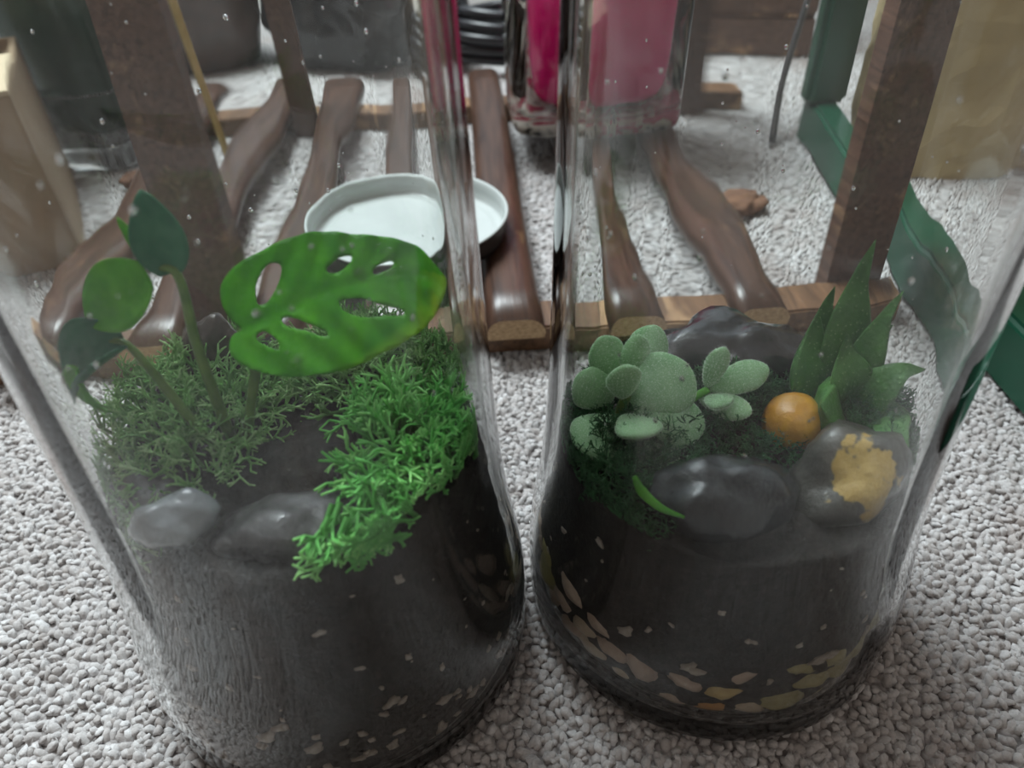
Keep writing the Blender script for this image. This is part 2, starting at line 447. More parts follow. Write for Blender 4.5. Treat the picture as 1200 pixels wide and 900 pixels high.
def jar_mesh(name, seed, base_t):
    prof = [(0.0, 0.0035), (0.03, 0.0030), (0.06, 0.0012), (0.070, 0.0004), (0.0755, 0.0), (0.0783, 0.0015), (0.0796, 0.005), (0.0799, 0.012)]
    z = 0.02
    while z < 0.281: prof.append((r_out(z), z)); z += 0.006
    prof += [(0.0662, 0.284), (0.0652, 0.288), (0.0652, 0.2915), (0.0664, 0.293), (0.0664, 0.295), (0.0652, 0.2965), (0.0652, 0.300), (0.0664, 0.3015), (0.0664, 0.3035), (0.0652, 0.305), (0.0650, 0.310), (0.0644, 0.3125), (0.0632, 0.3135), (0.0620, 0.3125), (0.0616, 0.310)]
    no = len(prof)
    prof += [(0.0616, 0.288), (0.0638, 0.278)]
    z = 0.272
    while z > base_t + 0.012: prof.append((r_in(z), z)); z -= 0.006
    ri = r_in(0.012)
    prof += [(ri - 0.0006, base_t + 0.008), (ri - 0.003, base_t + 0.003), (ri - 0.007, base_t + 0.0008), (0.055, base_t), (0.03, base_t + 0.0006), (0.0, base_t + 0.001)]
    rng = random.Random(seed); ph = [rng.uniform(0, 6.28) for _ in range(8)]
    def fn(a, k, r, z):
        if z < 0.018 or z > 0.28: return r
        e = min(1, (z - 0.018) / 0.03)
        if k < no: d = 0.00020 * math.sin(3 * a + ph[0] + 9 * z) + 0.00004 * math.sin(11 * a + ph[1] - 8 * z)
        else: d = 0.00030 * math.sin(5 * a + ph[2] + 10 * z) + 0.00007 * math.sin(13 * a + ph[3] - 12 * z) + 0.000012 * math.sin(41 * a + ph[4] + 6 * z) + 0.00010 * math.sin(34 * z + 2 * a + ph[5])
        return r + e * d
    return lathe(name, prof, MT['glass'], 180, fn)

def make_jar(loc, label, seed, base_t, zsoil, film_mat):
    j = empty('glass_jar', loc); tag(j, label, 'jar')
    add('glass_wall', jar_mesh('glass_wall', seed, base_t), j)
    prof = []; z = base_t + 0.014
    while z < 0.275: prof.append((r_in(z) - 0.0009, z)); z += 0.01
    f = add('fog_and_painted_sheen', lathe('fog_and_painted_sheen', prof, film_mat, 120), j)  # damp fog together with the painted reflection streaks
    # beads of water on the inside of the wall
    rng = random.Random(seed + 5); V = []; F = []
    for _ in range(110):
        a = rng.uniform(0, 2 * math.pi); z = rng.uniform(zsoil + 0.02, 0.25); s = rng.choice((0.0003, 0.0004, 0.0005, 0.0008))
        R = r_in(z) - 0.0012; c = Vector((R * math.cos(a), R * math.sin(a), z))
        nrm = Vector((-math.cos(a), -math.sin(a), 0)); tx = Vector((-math.sin(a), math.cos(a), 0)); tz = Vector((0, 0, 1))
        b0 = len(V)
        for (h, rr) in ((0, 1), (0.35, 0.8), (0.6, 0.4)):
            for q in range(7):
                th = q * 2 * math.pi / 7
                V.append(c + nrm * (h * s) + (tx * math.cos(th) + tz * (1.3 * math.sin(th))) * (rr * s))
        V.append(c + nrm * (0.66 * s))
        for k in range(2):
            for q in range(7): F.append((b0 + k * 7 + q, b0 + k * 7 + (q + 1) % 7, b0 + k * 7 + 7 + (q + 1) % 7, b0 + k * 7 + 7 + q))
        for q in range(7): F.append((b0 + 14 + q, b0 + 14 + (q + 1) % 7, b0 + 21))
        F.append(tuple(b0 + q for q in range(7))[::-1])
    d = add('water_beads', mesh('water_beads', V, F, MT['water']), j); tag(d, kind='stuff')
    return j
film_l = mat_film('jar_fog_and_painted_reflection', 0.03, 0.75, 0.0, 0.122, -10.0)
film_r = mat_film('jar_fog_and_faint_painted_reflection', 0.02, 0.34, 0.0, 0.102, 10.0)
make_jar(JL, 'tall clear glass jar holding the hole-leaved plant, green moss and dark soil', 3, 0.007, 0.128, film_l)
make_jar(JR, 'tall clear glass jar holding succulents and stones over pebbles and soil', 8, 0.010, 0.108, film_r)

def soil(loc, base_t, level, label, seed, recess_z=0.0, recess=0.0):
    n = 120; V = []; F = []; rows = []
    def ring(r, z, jit):
        row = []
        for i in range(n):
            a = 2 * math.pi * i / n; c, s = math.cos(a), math.sin(a)
            p = Vector((r * c, r * s, z))
            q = noise.noise(p * 90 + Vector((seed, 0, 0))) * 0.5 + noise.noise(p * 260) * 0.5
            if jit == 'side': rr = r - max(0, q) * 0.0022; zz = z
            else: rr = r; zz = z + q * 0.0045 + 0.006 * noise.noise(p * 30 + Vector((seed, 3, 0)))
            row.append(len(V)); V.append((rr * c, rr * s, zz))
        rows.append(row)
    z = base_t + 0.0022
    ring(0.055, z - 0.0008, 'flat'); V[-n:] = [(a, b, z - 0.0008) for a, b, _ in V[-n:]]
    ring(r_in(0.012) - 0.0085, z - 0.0002, 'side')
    z += 0.002
    while z < level:
        rc = recess * max(0, min(1, (recess_z - z) / 0.008)) if recess else 0
        rr = r_in(z) - 0.0022 - rc - max(0, 0.006 - (z - base_t)) * 0.5
        ring(rr, z, 'side'); z += 0.003
    R = r_in(level) - 0.0022
    for k in range(1, 26): ring(R * (1 - k / 26), level, 'top')
    V.append((0, 0, level)); tip = len(V) - 1
    V.append((0, 0, base_t + 0.0014)); bot = len(V) - 1
    for A, B in zip(rows[:-1], rows[1:]): F += [(A[i], A[(i + 1) % n], B[(i + 1) % n], B[i]) for i in range(n)]
    F += [(rows[-1][i], rows[-1][(i + 1) % n], tip) for i in range(n)]
    F += [(rows[0][(i + 1) % n], rows[0][i], bot) for i in range(n)]
    o = add('potting_soil', mesh('potting_soil', V, F, MT['soil']), None, loc)
    tag(o, label, 'soil', kind='stuff')
soil(JL, 0.007, 0.116, 'black potting soil filling the jar under the hole-leaved plant', 1)
soil(JR, 0.010, 0.099, 'black potting soil above the pebbles in the succulent jar', 7, 0.040, 0.0016)

# ------------------------------------------------------------------ plank rack behind the jars
yaw = math.atan(0.0437)
rack = empty('plank_rack', (0.004, 0.385, 0.0), (0, 0, yaw))
tag(rack, 'dark stained wooden rack of spaced planks standing behind the jars', 'rack')
def half_round(name, w_, h, L, seed):
    """Plank with rounded upper edges, grain along y, ends cut square."""
    rng = random.Random(seed); sec = []
    rr = h * 0.75
    for (cx, s) in ((w_ / 2 - rr, 1), (-w_ / 2 + rr, -1)):
        arc = [(cx + s * rr * math.cos(t), h - rr + rr * math.sin(t)) for t in [k * math.pi / 2 / 6 for k in range(7)]]
        sec += arc if s == 1 else arc[::-1]
    sec += [(-w_ / 2 + 0.001, 0.0), (w_ / 2 - 0.001, 0.0)]
    m = len(sec); V = []; F = []; N = 14
    for k in range(N + 1):
        y = L * k / N
        for (x, z) in sec:
            wv = 0.0007 * noise.noise(Vector((x * 30, y * 9 + seed, z * 30)))
            V.append((x + wv + 0.0006 * math.sin(y * 14 + seed), y, z + (wv if z > 0.001 else 0)))
    for k in range(N): F += [(k * m + i, (k + 1) * m + i, (k + 1) * m + (i + 1) % m, k * m + (i + 1) % m) for i in range(m)]
    b0 = len(V)
    F.append(tuple(range(m))); F.append(tuple(N * m + i for i in range(m))[::-1])
    me = mesh(name, V, F, MT['stain']); me.materials.append(MT['raw'])
    for p in me.polygons[-2:]: p.material_index = 1; p.use_smooth = False
    return me
for k in range(-4, 4):
    if k == 3: continue
    add('plank', half_round('plank', 0.038, 0.0145, 0.545, k + 9), rack, (k * 0.0785, -0.001 * ((k * 7) % 3), 0.0185), (0, 0, 0.004 * math.sin(k * 2.3)))
for (y0, y1, zt) in ((0.012, 0.045, 0.0185), (0.455, 0.49, 0.0185)):
    add('crossbar', box_mesh('crossbar', (-0.37, y0, -0.001), (0.275, y1, zt), MT['rail'], 0.0015), rack)
def post_mesh(w_, d, h, seed):
    bm = bmesh.new(); N = 16; m = 8; rows = []
    for k in range(N + 1):
        z = h * k / N; row = []
        for (x, y) in ((-w_, -d), (0, -d * 1.04), (w_, -d), (w_, 0), (w_, d), (0, d), (-w_, d), (-w_, 0)):
            q = 0.0012 * noise.noise(Vector((x * 60, y * 60 + seed, z * 12)))
            row.append(bm.verts.new((x + q, y + q, z)))
        rows.append(row)
    for A, B in zip(rows[:-1], rows[1:]):
        for i in range(m): bm.faces.new((A[i], A[(i + 1) % m], B[(i + 1) % m], B[i]))
    bm.faces.new(rows[0][::-1]); bm.faces.new(rows[-1])
    me = from_bm('post', bm, MT['post'], False); return me
for (x, y, w_, sd) in ((-0.194, 0.053, 0.019, 1), (0.241, 0.053, 0.020, 5), (-0.199, 0.447, 0.017, 3), (0.225, 0.447, 0.017, 9)):
    o = add('post', post_mesh(w_, 0.0075, 0.42, sd), rack, (x, y, -0.001))
for y0 in (0.062, 0.422):
    add('top_rail', box_mesh('top_rail', (-0.24, y0, 0.37), (0.285, y0 + 0.016, 0.405), MT['rail'], 0.0015), rack)

# ------------------------------------------------------------------ white jar lid lying on the planks
lid = empty('jar_lid', (-0.074, 0.506, 0.0335)); lid.scale = (1.04, 1.04, 1.04); tag(lid, 'upturned metal jar lid, white inside and black outside, on the planks', 'lid')
lp = [(0.0, 0.0), (0.066, 0.0), (0.070, 0.001), (0.0718, 0.003), (0.072, 0.006), (0.0716, 0.013), (0.0722, 0.0155), (0.0734, 0.0165)]
add('lid_shell', lathe('lid_shell', lp, MT['black'], 96), lid)
lw = [(0.0734, 0.0165), (0.0736, 0.0172), (0.0728, 0.0180), (0.0716, 0.0174), (0.0708, 0.0155), (0.0704, 0.011), (0.0708, 0.0085), (0.0702, 0.0075), (0.0703, 0.004), (0.0685, 0.0024), (0.063, 0.0020), (0.0615, 0.0028), (0.060, 0.0020), (0.03, 0.0016), (0.0, 0.0016)]
add('lid_liner', lathe('lid_liner', lw, MT['white'], 96), lid)

# ------------------------------------------------------------------ pink double-walled tumbler
def squircle(name, prof, mat, n=64, p=5.0):
    def fn(a, k, r, z):
        return r / (abs(math.cos(a)) ** p + abs(math.sin(a)) ** p) ** (1 / p)
    return lathe(name, prof, mat, n, fn)
tum = empty('tumbler', (0.0905, 0.758, 0.0330), (0, 0, 0.06)); tag(tum, 'hot pink cup inside a thick clear square tumbler with swirled base', 'tumbler')
tum.scale = (1.17, 0.95, 1.0)
add('outer_shell', squircle('outer_shell', [(0, 0.0), (0.064, 0.0), (0.069, 0.002), (0.071, 0.008), (0.074, 0.19), (0.072, 0.192), (0.070, 0.19), (0.067, 0.022), (0.063, 0.018), (0, 0.017)], MT['clear']), tum)
add('pink_cup', squircle('pink_cup', [(0, 0.0185), (0.042, 0.019), (0.052, 0.023), (0.057, 0.032), (0.060, 0.055), (0.064, 0.195), (0.062, 0.197), (0.060, 0.195), (0.056, 0.055), (0.048, 0.030), (0, 0.025)], MT['pink'], p=4.0), tum)
add('printed_base', squircle('printed_base', [(0, 0.002), (0.060, 0.002), (0.066, 0.005), (0.0665, 0.013), (0.058, 0.016), (0, 0.016)], MT['marble']), tum)

# ------------------------------------------------------------------ dark green stand: floor bar and upright
gs = empty('green_stand', (0.295, 0.20, 0.0)); tag(gs, 'dark green plastic stand with a floor bar and one upright', 'stand')
add('floor_bar', box_mesh('floor_bar', (0, 0, -0.001), (0.034, 0.56, 0.042), MT['green'], 0.004, 3), gs)
add('upright', box_mesh('upright', (-0.006, 0.535, 0.040), (0.044, 0.56, 0.44), MT['green'], 0.005, 3), gs)

# ------------------------------------------------------------------ cardboard box and kraft bag
cb = empty('cardboard_box', (-0.350, 0.548, -0.001), (0, 0, math.radians(28))); tag(cb, 'brown cardboard carton with an open flap beside the plank rack', 'box')
Wb, Db, Hb, T = 0.22, 0.20, 0.135, 0.004
add('side', box_mesh('side', (-Wb, 0, 0), (0, T, Hb), MT['card'], 0.0006), cb)
add('side', box_mesh('side', (-Wb, Db - T, 0), (0, Db, Hb), MT['card'], 0.0006), cb)
add('side', box_mesh('side', (-T, T, 0), (0, Db - T, Hb), MT['card'], 0.0006), cb)
add('side', box_mesh('side', (-Wb, T, 0), (-Wb + T, Db - T, Hb), MT['card'], 0.0006), cb)
add('bottom', box_mesh('bottom', (-Wb + T, T, 0), (-T, Db - T, T), MT['cardin'], 0.0006), cb)
fl = add('flap', box_mesh('flap', (-Wb, 0, 0), (0, 0.10, T), MT['cardin'], 0.0006), cb, (0, 0, Hb), (math.radians(2), 0, 0))
kb = empty('paper_bag', (0.47, 0.70, -0.001), (0, 0, -0.25)); tag(kb, 'crumpled tan kraft paper bag behind the green stand', 'bag')
bm = bmesh.new(); N = 28; H_ = 20; rows = []
for k in range(H_ + 1):
    z = 0.34 * k / H_; row = []
    for i in range(N):
        a = 2 * math.pi * i / N; p = 6
        r = 1 / (abs(math.cos(a)) ** p + abs(math.sin(a)) ** p) ** (1 / p)
        q = Vector((math.cos(a) * 3, math.sin(a) * 3, z * 12))
        cr = 1 + 0.10 * noise.noise(q) + 0.05 * noise.noise(q * 2.7)
        row.append(bm.verts.new((0.115 * r * math.cos(a) * cr, 0.075 * r * math.sin(a) * cr, z)))
    rows.append(row)
for A, B in zip(rows[:-1], rows[1:]):
    for i in range(N): bm.faces.new((A[i], A[(i + 1) % N], B[(i + 1) % N], B[i]))
bm.faces.new(rows[0][::-1])
o = add('bag_body', from_bm('bag_body', bm, MT['tan'], False), kb)
md = o.modifiers.new('thick', 'SOLIDIFY'); md.thickness = 0.0015

# ------------------------------------------------------------------ things at the back
vz = empty('vase', (-0.432, 0.80, -0.001)); tag(vz, 'tall dark green vase standing in a clear glass holder', 'vase')
add('clear_holder', lathe('clear_holder', [(0, 0), (0.062, 0), (0.068, 0.004), (0.070, 0.02), (0.072, 0.075), (0.0705, 0.078), (0.069, 0.075), (0.067, 0.028), (0.06, 0.024), (0, 0.023)], MT['clear'], 64), vz)
add('vase_body', lathe('vase_body', [(0, 0.026), (0.05, 0.026), (0.058, 0.032), (0.062, 0.08), (0.072, 0.20), (0.078, 0.34), (0.076, 0.345), (0.074, 0.34), (0.066, 0.20), (0.05, 0.05), (0, 0.04)], MT['greenglass'], 64), vz)
pt = empty('flower_pot', (-0.405, 1.12, -0.001)); tag(pt, 'round brown glazed flower pot behind the rack', 'pot')
add('pot_body', lathe('pot_body', [(0, 0), (0.05, 0), (0.056, 0.004), (0.075, 0.06), (0.08, 0.11), (0.084, 0.112), (0.085, 0.125), (0.081, 0.127), (0.076, 0.12), (0.06, 0.03), (0, 0.025)], MT['pot'], 64), pt)
cane = add('bamboo_cane', tube('bamboo_cane', [(-0.275, 0.745, 0.0), (-0.293, 0.755, 0.14), (-0.305, 0.765, 0.28), (-0.315, 0.77, 0.40)], [0.0055, 0.005, 0.005, 0.0045], MT['bamboo'], 10, 6))
tag(cane, 'thin yellow bamboo cane standing upright beside the rack', 'cane')
# black polythene bag
def blob(name, dims, mat, seed, amp=0.25):
    bm = bmesh.new(); bmesh.ops.create_icosphere(bm, subdivisions=5, radius=1)
    off = Vector((seed * 2.3, seed, 0))
    for v in bm.verts:
        d = v.co.normalized()
        k = 1 + amp * noise.noise(d * 1.6 + off) + amp * 0.6 * abs(noise.noise(d * 4 + off)) + 0.06 * abs(noise.noise(d * 9 + off))
        c = d * k; c.z = max(c.z, -0.75)
        v.co = Vector((c.x * dims[0], c.y * dims[1], (c.z + 0.75) * dims[2]))
    return from_bm(name, bm, mat)
bgk = add('plastic_bag', blob('plastic_bag', (0.13, 0.09, 0.11), MT['bagblack'], 2), None, (-0.185, 1.13, -0.001))
tag(bgk, 'crumpled glossy black plastic bag behind the rack', 'bag')
# coil of black cable between bag and tumbler
pts = []
for k in range(5 * 14 + 1):
    a = 2 * math.pi * k / 14; R = 0.060 + 0.008 * math.sin(k * 0.37)
    pts.append((0.0 + R * math.cos(a), 1.06 + R * math.sin(a) * 0.8, 0.008 + 0.0105 * k / 14 * 1.3 + 0.004 * math.sin(k * 0.9)))
cc = add('cable_coil', tube('cable_coil', pts, [0.0065, 0.0065], MT['rubber'], 10, 3))
tag(cc, 'coil of thick black cable lying on the carpet behind the rack', 'cable')
wb = empty('wooden_crate', (0.275, 1.12, -0.001), (0, 0, -0.12)); tag(wb, 'dark brown wooden crate standing against the back', 'crate')
for k in range(4):
    add('board', box_mesh('board', (-0.13, -0.06, 0.002 + k * 0.052), (0.13, -0.05, 0.048 + k * 0.052), MT['post'], 0.002), wb)
    add('board', box_mesh('board', (-0.13, 0.05, 0.002 + k * 0.052), (0.13, 0.06, 0.048 + k * 0.052), MT['post'], 0.002), wb)
for sx in (-1, 1):
    add('end_panel', box_mesh('end_panel', (sx * 0.121 - 0.008, -0.05, 0.002), (sx * 0.121 + 0.008, 0.05, 0.206), MT['rail'], 0.002), wb)
tw = add('twig', tube('twig', [(0.262, 0.745, 0.003), (0.272, 0.775, 0.05), (0.29, 0.80, 0.11), (0.31, 0.83, 0.18)], [0.0045, 0.004, 0.003, 0.002], MT['darkstone'], 8, 6))
tag(tw, 'dark bent twig leaning beside the green upright', 'twig')
for (loc, dims, rz, sd, lb) in (((0.195, 0.60, 0.0065), (0.030, 0.016, 0.009), 0.5, 4, 'flat reddish bark chip on the carpet between planks'), ((-0.36, 0.705, 0.0065), (0.022, 0.010, 0.009), 0.8, 6, 'small reddish bark chip on the carpet near the green vase')):
    o = add('bark_chip', rock('bark_chip', dims, MT['bark'], sd, 0.3), None, loc, (0, 0, rz)); tag(o, lb, 'bark')

# ------------------------------------------------------------------ stones
def stone(J, p, dims, rot, mat, seed, label, name='stone', rough=0.18, cat='stone', grp=None):
    o = add(name, rock(name, dims, MT[mat], seed, rough), None, J + Vector(p), rot); tag(o, label, cat, grp); return o
stone(JL, (-0.0235, -0.0490, 0.1270), (0.0115, 0.0085, 0.0100), (0.2, -0.3, 0.3), 'greystone', 2, 'smooth light grey pebble against the glass beside the moss')
stone(JL, (0.0080, -0.0470, 0.1180), (0.0220, 0.0120, 0.0120), (0, 0.1, 0.1), 'darkstone', 5, 'broad dark grey stone against the glass under the moss')
stone(JL, (-0.0350, 0.0370, 0.1270), (0.0120, 0.0110, 0.0165), (0.1, 0.2, 0), 'brownstone', 8, 'glossy brown stone half hidden behind the plant stems')
stone(JL, (-0.0420, -0.0330, 0.1200), (0.0150, 0.0110, 0.0090), (0, 0, 0.5), 'darkstone', 11, 'small dark stone sunk in the moss behind the grey pebble')
stone(JR, (-0.0150, -0.0420, 0.1010), (0.0250, 0.0160, 0.0190), (0.1, 0.1, 0.1), 'slatestone', 14, 'large dark slate-coloured stone against the glass, sunk in the soil', rough=0.17)
stone(JR, (0.0330, -0.0330, 0.0990), (0.0255, 0.0180, 0.0215), (0.15, 0, 0.25), 'yellowstone', 17, 'grey stone with an ochre patch in the succulent jar', rough=0.2)
stone(JR, (0.0070, 0.0340, 0.1060), (0.0330, 0.0210, 0.0190), (0.1, 0.05, 0.1), 'blackstone', 21, 'shiny wet black rock behind the fuzzy succulent', rough=0.28)
stone(JR, (0.0165, -0.0130, 0.1105), (0.0108, 0.0105, 0.0105), (0, 0, 0), 'orange', 25, 'round orange stone at the foot of the aloe', rough=0.04)

# river pebbles packed along the bottom of the succulent jar
pm = [mat_stone('pebble_pinkish', (0.34, 0.24, 0.18), (0.52, 0.39, 0.30), 0.4, 60), mat_stone('pebble_tan', (0.38, 0.29, 0.20), (0.56, 0.45, 0.33), 0.4, 60),
      mat_stone('pebble_orange', (0.40, 0.17, 0.035), (0.52, 0.26, 0.07), 0.35, 60), mat_stone('pebble_yellow', (0.46, 0.32, 0.11), (0.58, 0.43, 0.18), 0.35, 60),
      mat_stone('pebble_olive', (0.24, 0.20, 0.08), (0.38, 0.33, 0.14), 0.4, 60)]
PLAB = ['pinkish brown pebble pressed to the glass at the jar bottom', 'tan pebble pressed to the glass at the jar bottom', 'bright orange pebble pressed to the glass at the jar bottom', 'yellow pebble pressed to the glass at the jar bottom', 'olive brown pebble pressed to the glass at the jar bottom']
pebm = {}
rng = random.Random(12)
for row in range(3):
    n = 17 if row < 2 else 14
    for i in range(n):
        a = math.radians(150 + (360 - 168 + 10) * (i + 0.5 * (row % 2) + rng.uniform(-0.2, 0.2)) / n)
        deg = math.degrees(a)
        z = 0.0195 + row * 0.0118 + rng.uniform(-0.0025, 0.0025)
        if row == 2 and (222 < deg < 275) and rng.random() < 0.6: continue
        if row == 1 and (262 < deg < 280) and rng.random() < 0.4: continue
        mi = 4 if deg > 272 else (rng.choice((2, 3, 3, 1)) if 252 < deg < 268 and row < 2 else rng.choice((0, 0, 1, 0)))
        if deg < 195: mi = rng.choice((1, 4, 0))
        key = (mi, rng.randrange(3))
        if key not in pebm: pebm[key] = rock('pebble', (0.0086, 0.0046, 0.0056), pm[mi], 30 + key[0] * 5 + key[1], 0.2, 3)
        s = rng.uniform(0.8, 1.12)
        R = r_in(z) - 0.0014 - (0.0042 + 0.0012 * rng.random()) * s - max(0, 0.022 - z) * 0.45
        o = add('pebble', pebm[key], None, JR + Vector((R * math.cos(a), R * math.sin(a), z)))
        o.rotation_euler = (0, rng.uniform(-0.6, 0.6), 0)
        o.rotation_euler = (Matrix.Rotation(a + math.pi / 2, 3, 'Z') @ Matrix.Rotation(rng.uniform(-0.7, 0.7), 3, 'Y')).to_euler()
        o.scale = (s, s, s)
        tag(o, PLAB[mi], 'pebble', 'pebbles along the bottom of the succulent jar')
# perlite and bark flecks showing in the soil
chipm = [rock('perlite_chip', d, MT['perlite'], 60 + k, 0.45, 2) for k, d in enumerate(((0.0024, 0.0009, 0.0016), (0.0017, 0.0008, 0.0015), (0.0030, 0.0009, 0.0019)))]
def chips(J, n, zmax, base_t, lab, grp, seed, low, az0):
    r_ = random.Random(seed)
    for i in range(n):
        a = math.radians(r_.uniform(az0, az0 + 130)); z = base_t + 0.010 + (r_.random() ** low) * (zmax - base_t - 0.012)
        R = r_in(z) - 0.0022
        o = add('perlite_chip', chipm[r_.randrange(3)], None, J + Vector((R * math.cos(a), R * math.sin(a), z)))
        o.rotation_euler = (Matrix.Rotation(a + math.pi / 2, 3, 'Z') @ Matrix.Rotation(r_.uniform(-1.5, 1.5), 3, 'Y')).to_euler()
        s = r_.uniform(0.4, 1.35) * (1.0 if z < 0.05 else 0.6); o.scale = (s, s, s)
        tag(o, lab, 'chip', grp)
chips(JL, 90, 0.114, 0.007, 'pale perlite chip in the soil under the hole-leaved plant', 'perlite chips in the soil of the hole-leaved plant', 5, 2.2, 222)
chips(JR, 34, 0.096, 0.030, 'pale perlite chip in the soil of the succulent jar', 'perlite chips in the soil of the succulent jar', 6, 1.2, 182)

# ------------------------------------------------------------------ moss
def moss(name, J, spots, mat, label, seed, seg=0.0042, rad=0.00062, levels=4):
    """spots: (x, y, z, lean vector) roots in jar coordinates; each grows a small forking sprig."""
    rng = random.Random(seed); V = []; F = []; T = []
    def seg_add(a, b, ra, rb, t0, t1):
        d = (b - a).normalized(); x = d.cross(Vector((0.31, 0.87, 0.37))).normalized(); y = d.cross(x); b0 = len(V)
        for p, r, t in ((a, ra, t0), (b, rb, t1)):
            for j in range(4):
                th = j * math.pi / 2; V.append(p + x * (r * math.cos(th)) + y * (r * math.sin(th))); T.append(t)
        for j in range(4): F.append((b0 + j, b0 + (j + 1) % 4, b0 + 4 + (j + 1) % 4, b0 + 4 + j))
    def grow(p, d, L, r, lev, tb):
        q = p + d * L
        R = math.hypot(q.x, q.y); lim = r_in(max(0.02, q.z)) - 0.0028
        if R > lim: q.x *= lim / R; q.y *= lim / R
        t0 = min(1, max(0, tb + 0.16 * (levels - lev))); t1 = min(1, t0 + 0.16)
        seg_add(p, q, r, r * 0.78, t0, t1)
        if lev == 0: return
        n = rng.choice((2, 2, 3)) if lev > 1 else rng.choice((1, 2, 2, 3))
        for _ in range(n):
            v = Vector((rng.gauss(0, 1), rng.gauss(0, 1), rng.gauss(0, 1))).normalized()
            grow(q, (d + v * rng.uniform(0.6, 0.95)).normalized(), L * rng.uniform(0.68, 0.98), r * 0.78, lev - 1, tb)
    for (x, y, z, lean) in spots:
        d = (Vector(lean) + Vector((rng.gauss(0, .35), rng.gauss(0, .35), rng.gauss(0, .3)))).normalized()
        grow(Vector((x, y, z)), d, seg * rng.uniform(0.7, 1.25), rad * rng.uniform(0.8, 1.2), levels, rng.uniform(-0.1, 0.35))
    me = np_mesh(name, np.array([tuple(v) for v in V]), np.array(F), MT[mat], {'tint': np.array(T)})
    o = add(name, me, None, J); tag(o, label, 'moss', kind='stuff'); return o
def mound(n, cx, cy, rx, ry, z0, h, seed, lean=(0, 0, 1), ang=0.0, slope=(0, 0)):
    r_ = random.Random(seed); out = []
    while len(out) < n:
        a, b = r_.uniform(-1, 1), r_.uniform(-1, 1); q = a * a + b * b
        if q > 1: continue
        x = cx + rx * a * math.cos(ang) - ry * b * math.sin(ang); y = cy + rx * a * math.sin(ang) + ry * b * math.cos(ang)
        if math.hypot(x, y) > 0.064: continue
        z = z0 + h * (1 - q) * r_.uniform(0.45, 1.0) + slope[0] * (x - cx) + slope[1] * (y - cy)
        out.append((x, y, z, (lean[0] + 0.7 * a, lean[1] + 0.7 * b, lean[2])))
    return out
moss('moss_clump', JL, mound(300, -0.040, 0.002, 0.030, 0.048, 0.116, 0.014, 1, (0, -0.1, 0.8)), 'moss_pale', 'pale green reindeer moss around the stems of the hole-leaved plant', 21, 0.0050, 0.0007, 3)
moss('moss_clump', JL, mound(220, 0.030, 0.036, 0.034, 0.028, 0.113, 0.010, 2, (0, -0.1, 0.8)), 'moss_pale', 'yellowish green reindeer moss spread beneath the big holed leaf', 22, 0.0055, 0.0008, 3)
moss('moss_clump', JL, mound(150, 0.043, -0.020, 0.018, 0.034, 0.115, 0.014, 3, (0.1, -0.25, 0.8), 0.25) +
     [(0.030 + 0.008 * math.sin(k * 1.7), -0.048 - 0.004 * math.sin(k), 0.122 + 0.010 * ((k * 0.37) % 1), (-0.1, -0.7, -0.35)) for k in range(26)], 'moss_bright', 'bright green reindeer moss clump hanging down against the glass', 23, 0.0058, 0.00105, 3)
moss('moss_clump', JR, mound(330, -0.043, -0.012, 0.024, 0.036, 0.098, 0.008, 4, (0, -0.2, 0.7)) + mound(120, -0.05, -0.035, 0.014, 0.02, 0.094, 0.008, 14, (-0.3, -0.7, 0.1)), 'moss_dark', 'dark green moss under the fuzzy succulent', 24, 0.0032, 0.0005)
moss('moss_clump', JR, mound(330, -0.002, 0.000, 0.030, 0.022, 0.100, 0.011, 5), 'moss_dark', 'dark green moss between the black rock and the slate stone', 25, 0.0032, 0.0005)
moss('moss_clump', JR, mound(300, 0.047, -0.002, 0.019, 0.028, 0.100, 0.010, 6, (0.2, 0, 0.7)), 'moss_dark', 'dark green moss around the foot of the aloe', 26, 0.0034, 0.0005)

# ------------------------------------------------------------------ plant with the holed leaf
OUT = [(0.0, 0.0), (-1.3, 2.1), (-2.8, 5.5), (-3.5, 9.5), (-3.2, 13.4), (-1.9, 16.1), (0.6, 18.5), (4.2, 20.4), (8.5, 22.1), (13.7, 23.4), (19.7, 24.5), (25.3, 24.2), (29.3, 23.4), (34.7, 21.5), (40.8, 19.5), (47.0, 17.5), (51.4, 15.1), (55.0, 12.7), (57.4, 8.9), (59.1, 5.8), (60.5, 3.2), (61.6, 0.2), (60.6, -2.6), (58.4, -6.0), (55.0, -9.5), (50.9, -12.7), (47.2, -14.6), (41.8, -16.6), (36.7, -17.7), (31.6, -18.8), (26.6, -19.6), (21.9, -19.5), (15.7, -18.9), (10.4, -17.8), (5.4, -15.8), (1.2, -13.1), (-2.1, -10.4), (-3.9, -7.8), (-4.3, -5.2), (-3.6, -2.4), (-2.1, -0.7)]
